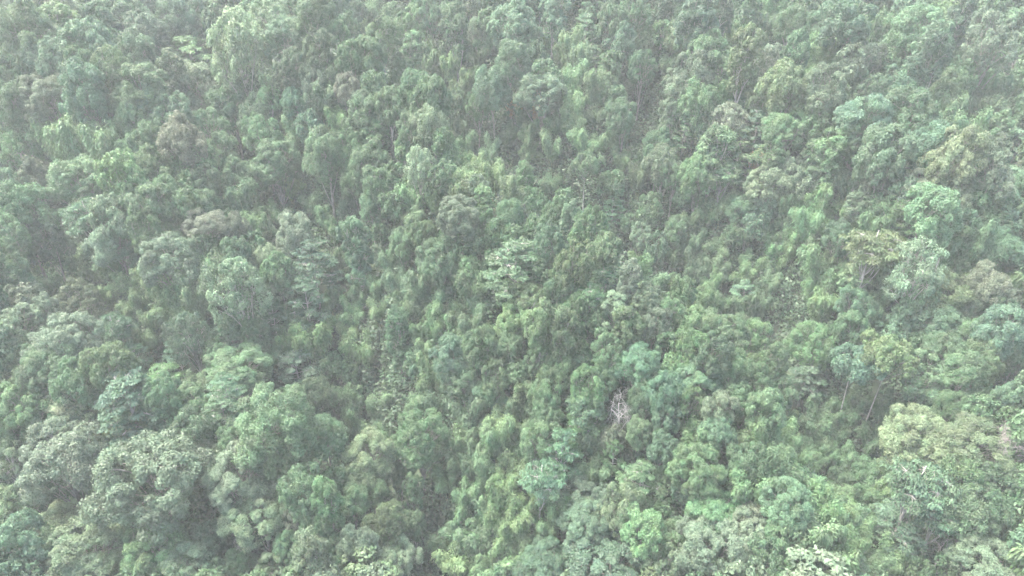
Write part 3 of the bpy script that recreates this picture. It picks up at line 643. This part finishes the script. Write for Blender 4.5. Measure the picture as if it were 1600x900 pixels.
# hollows the photograph shows open and dark: nothing is filled in there
HOLLOWS = [(545, 460, 60, 190), (590, 600, 60, 110), (660, 790, 60, 130), (1240, 470, 66, 130), (1222, 570, 40, 150), (1292, 645, 110, 100), (1430, 862, 90, 90), (60, 785, 150, 66), (215, 820, 90, 50),
           (150, 550, 80, 50), (770, 470, 40, 80), (830, 255, 66, 70), (1100, 360, 66, 60), (630, 62, 120, 60), (1545, 660, 60, 60), (1000, 190, 50, 90), (200, 360, 40, 60), (130, 100, 60, 50)]
EX = np.vstack([EX, np.array(HOLLOWS, float)])
for u, v in cand:
    q = ((EX[:, 0] - u) / (EX[:, 2] * .5)) ** 2 + ((EX[:, 1] - v) / (EX[:, 3] * .5)) ** 2
    if q.min() < 1.7: continue
    d2 = (CU[:, 0] - u) ** 2 + (CU[:, 1] - v) ** 2; near = PLAN[int(r0.choice(np.argsort(d2)[:4]))]
    gx = plane_hit(u, v, 8); gd = gully_dist(gx[0], gx[1])
    w = r0.uniform(32, 52) * (0.75 + .6 * max(0, v) / 900)
    f = near['f'] if near['f'] in 'DBOT' else 'D'
    c = near['c'] if near['c'] in 'gdbpoyl' else 'g'
    if gd < 5.5: continue
    if gd < 7:
        f = 'B' if r0.random() < .6 else f; w *= .8; c = 'g' if f == 'B' else 'd'
    e = solve(dict(f=f, c=c, u=u, v=v + (4 if gd < 7 else 0), w=w, h=w * .85, key=None, fill=True), r0)
    if e: FILL.append(e); EX = np.vstack([EX, [u, v, w, w * .85]])

# ---------------------------------------------------------------- things
NAMES = dict(D='broadleaf_tree', G='broadleaf_tree', O='columnar_tree', L='open_tree', F='umbrella_tree', T='big_leaf_tree', B='bamboo_clump', X='bare_tree', P='palm_plant')
CATS = dict(D='tree', G='tree', O='tree', L='tree', F='tree', T='tree', B='bamboo', X='dead tree', P='plant')
def put(e, r):
    info = e['info']; f = e['fk'][0]
    z = terrain1(e['x'], e['y'])
    root = bpy.data.objects.new(NAMES[f], None); root.empty_display_size = .5
    root.location = (e['x'], e['y'], z); root.rotation_euler = (0, 0, e['rz']); root.scale = (e['sx'], e['sx'] * r.uniform(.92, 1.08), e['sz'])
    COL.objects.link(root)
    st = bpy.data.objects.new(info['stem_name'], info['stem']); st.parent = root; COL.objects.link(st)
    if info['crown']:
        cr = bpy.data.objects.new(info['crown_name'], info['crown']); cr.parent = root; COL.objects.link(cr)
        h = np.array(HUES[e['c']]) * r.uniform(.74, 1.26) * (1 + r.normal(size=3) * .04)
        h = h * (1.0 if f == 'T' else 1.12 if f == 'B' else 1)
        if f == 'B': h = h * (.92, .90, .90)
        cr.color = (*np.clip(h, .01, .9), 1)
    root['category'] = CATS[f]; e['obj'] = root
    return root
r1 = np.random.default_rng(5)
# the 300 broadleaf trees that show largest are things; the smallest go into the forest mass
keyed = [e for e in PLAN if e['key']]
broad = sorted([e for e in PLAN + FILL if e['fk'][0] in 'DG' and not e['key']], key=lambda e: (not (0 < e['u'] < 1600 and 0 < e['v'] < 900), -e['w'] * e['h']))
nk = sum(e['fk'][0] in 'DG' for e in keyed)
own = broad[:300 - nk]; mass = broad[300 - nk:]
bam = sorted([e for e in PLAN + FILL if e['fk'] == 'B' and not e['key']], key=lambda e: (not (0 < e['u'] < 1600 and 0 < e['v'] < 900), -e['w'] * e['h']))
nb = sum(e['fk'] == 'B' for e in keyed)
own += bam[:300 - nb]; mass += bam[300 - nb:]
rest = [e for e in PLAN + FILL if e['fk'][0] not in 'DGB' and not e['key']]
own += [e for e in rest if 0 < e['u'] < 1600 and 0 < e['v'] < 900]
mass += [e for e in rest if not (0 < e['u'] < 1600 and 0 < e['v'] < 900)]
for e in keyed + own: put(e, r1)

# ---------------------------------------------------------------- labels
for e in keyed: e['obj']['label'] = LAND[e['key']][0]
SHAPE = dict(D='round crowned tree', G='large round crowned tree', O='narrow upright tree', L='open thin crowned tree', F='flat umbrella tree', T='layered big-leaved tree', B='bamboo clump', X='leafless tree', P='palm-like plant')
TINT = dict(g='mid green', d='dark green', y='yellow green', o='olive', b='bluish green', p='pale grey green', l='bright green', c='cream flecked', r='brownish', v='mauve grey', w='whitish', a='orange leaved', n='grey')
ORD = ['nearest', 'second', 'third', 'fourth', 'fifth', 'sixth', 'seventh', 'eighth', 'ninth', 'tenth', 'eleventh', 'twelfth']
LM = [(e['u'], e['v'], LAND[e['key']][1]) for e in keyed]
groups = {}
for e in own:
    ws = [(math.hypot(e['u'] - a, e['v'] - b), i) for i, (a, b, _) in enumerate(LM)]
    dd, i = min(ws); a, b, nm = LM[i]
    dx, dy = e['u'] - a, e['v'] - b
    if abs(dx) > 2.2 * abs(dy): rel = 'right of' if dx > 0 else 'left of'
    elif abs(dy) > 2.2 * abs(dx): rel = 'below' if dy > 0 else 'above'
    else: rel = ('lower ' if dy > 0 else 'upper ') + ('right of' if dx > 0 else 'left of')
    f = e['fk'][0]
    groups.setdefault((TINT[e['c']] + ' ' + SHAPE[f], rel, nm), []).append((dd, e))
for (look, rel, nm), ms in groups.items():
    ms.sort(key=lambda m: m[0])
    for k, (_, e) in enumerate(ms):
        e['obj']['label'] = f'{look}, {rel} the {nm}' if len(ms) == 1 else f'{look}, {"nearest" if k == 0 else ORD[k] + " out"}, {rel} the {nm}'
GROUP = dict(broadleaf_tree='broadleaf trees covering the hillside', columnar_tree='narrow upright trees on the slope', open_tree='thin crowned open trees', umbrella_tree='flat topped umbrella trees',
             big_leaf_tree='layered big-leaved trees', bamboo_clump='bamboo clumps between the trees', bare_tree='leafless trees in the forest')
for e in keyed + own:
    n = NAMES[e['fk'][0]]
    if n in GROUP: e['obj']['group'] = GROUP[n]

# ---------------------------------------------------------------- the rest of the forest, beyond the frame and between crowns, as one mass
def thin(info, frac, r, grow):
    q, t = info['cards']; k = r.random(len(q)) < frac; q = q[k]
    c = q.mean(1, keepdims=True); return c + (q - c) * grow, t[k]
def outside_spots(r):
    """Trees beyond the edges of the picture, so that the hillside goes on."""
    out = []
    for gx in np.arange(-230, 231, 9.5):
        for gy in np.arange(18, 320, 9.5):
            x = gx + r.uniform(-3, 3); y = gy + r.uniform(-3, 3)
            z = terrain1(x, y); p = project((x, y, z + 9))
            if p is None: continue
            m = max(-p[0], p[0] - 1600, -p[1] , p[1] - 900)
            if 18 < m < 420: out.append((x, y, z, m))
    return out
def build_mass():
    r = np.random.default_rng(21); Q = []; Tn = []; Hu = []
    jobs = [(e['info'], e['x'], e['y'], terrain1(e['x'], e['y']), e['sx'], e['sz'], e['rz'], e['c'], 3500, 1.0) for e in mass]
    for x, y, z, m in outside_spots(r):
        k = r.choice(['D', 'D', 'B', 'G', 'O']); info = FORMS[k][r.integers(0, len(FORMS[k]))]
        s = r.uniform(.7, 1.0); jobs.append((info, x, y, z, s, s * r.uniform(.85, 1.1), r.uniform(0, 6.28), r.choice(list('ggdbpol')), 6000 if m < 110 else 1000, 1.0))
    for info, x, y, z, sx, sz, rz, c, cnt, gr in jobs:
        frac = min(1, cnt / len(info['cards'][0])); gr = min(3.2, .92 / math.sqrt(frac))
        q, t = thin(info, frac, r, gr); ca, sa = math.cos(rz), math.sin(rz)
        X = (q[..., 0] * ca - q[..., 1] * sa) * sx + x; Y = (q[..., 0] * sa + q[..., 1] * ca) * sx + y; Z = q[..., 2] * sz + z
        Q.append(np.stack([X, Y, Z], -1)); Tn.append(t); Hu.append(np.tile(np.array(HUES[c]) * r.uniform(.88, 1.12), (len(q), 1)))
    Q = np.concatenate(Q).astype(np.float32); print('forest mass cards', len(Q), 'trees', len(jobs))
    me = quad_mesh('forest_mass', Q, np.concatenate(Tn), M_WOODS, np.concatenate(Hu))
    o = bpy.data.objects.new('distant_forest', me); COL.objects.link(o); o['kind'] = 'stuff'; o['label'] = 'continuous forest canopy of smaller crowns filling in behind the larger trees'
build_mass()

# low growth on the ground under the trees
def build_undergrowth():
    r = np.random.default_rng(31); C = Cards(); hu = []
    n = 0
    for gx in np.arange(-215, 216, 2.4):
        for gy in np.arange(34, 300, 2.4):
            x = gx + r.uniform(-1.3, 1.3); y = gy + r.uniform(-1.3, 1.3)
            if abs(x) > 22 + y * .80: continue
            z = terrain1b(x, y); g = True
            if not g: continue
            rad = r.uniform(1.3, 2.8); m = int(56 * rad)
            st = 1 + .9 * abs(terrain1b(x + 1.5, y) - terrain1b(x - 1.5, y)) / 3 + .9 * abs(terrain1b(x, y + 1.5) - terrain1b(x, y - 1.5)) / 3
            m = int(m * st); d = rdir(r, m)
            P = np.array([x, y, z - .2]) + d * rad * r.uniform(.5, 1.05, (m, 1)) * np.array([1, 1, st])
            C.add(r, P, unit(d * .6 + np.array([0, 0, .5]) + r.normal(size=(m, 3)) * .5), .72, .40, tone=.45 + r.normal() * .12 + r.normal(size=m) * .15)
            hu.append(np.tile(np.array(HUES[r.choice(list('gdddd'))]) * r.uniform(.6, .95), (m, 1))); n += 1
    q, t = C.arrays(); print('undergrowth', n, len(q))
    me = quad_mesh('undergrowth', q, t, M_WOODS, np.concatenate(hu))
    o = bpy.data.objects.new('undergrowth', me); COL.objects.link(o); o['kind'] = 'stuff'; o['label'] = 'low dark green undergrowth covering the forest floor in the gaps'
_gx = np.arange(-240, 241, 2.0); _gy = np.arange(30, 331, 2.0); _GZ = terrain(*np.meshgrid(_gx, _gy))
def terrain1b(x, y):
    i = (x - _gx[0]) / 2; j = (y - _gy[0]) / 2; i0 = int(i); j0 = int(j); a = i - i0; b = j - j0
    return (_GZ[j0, i0] * (1 - a) + _GZ[j0, i0 + 1] * a) * (1 - b) + (_GZ[j0 + 1, i0] * (1 - a) + _GZ[j0 + 1, i0 + 1] * a) * b
build_undergrowth()
print('things', len(keyed) + len(own), 'fill', len(FILL), 'mass', len(mass), 'bamboo', len(bam) + nb, 'broad', len(broad) + nk)
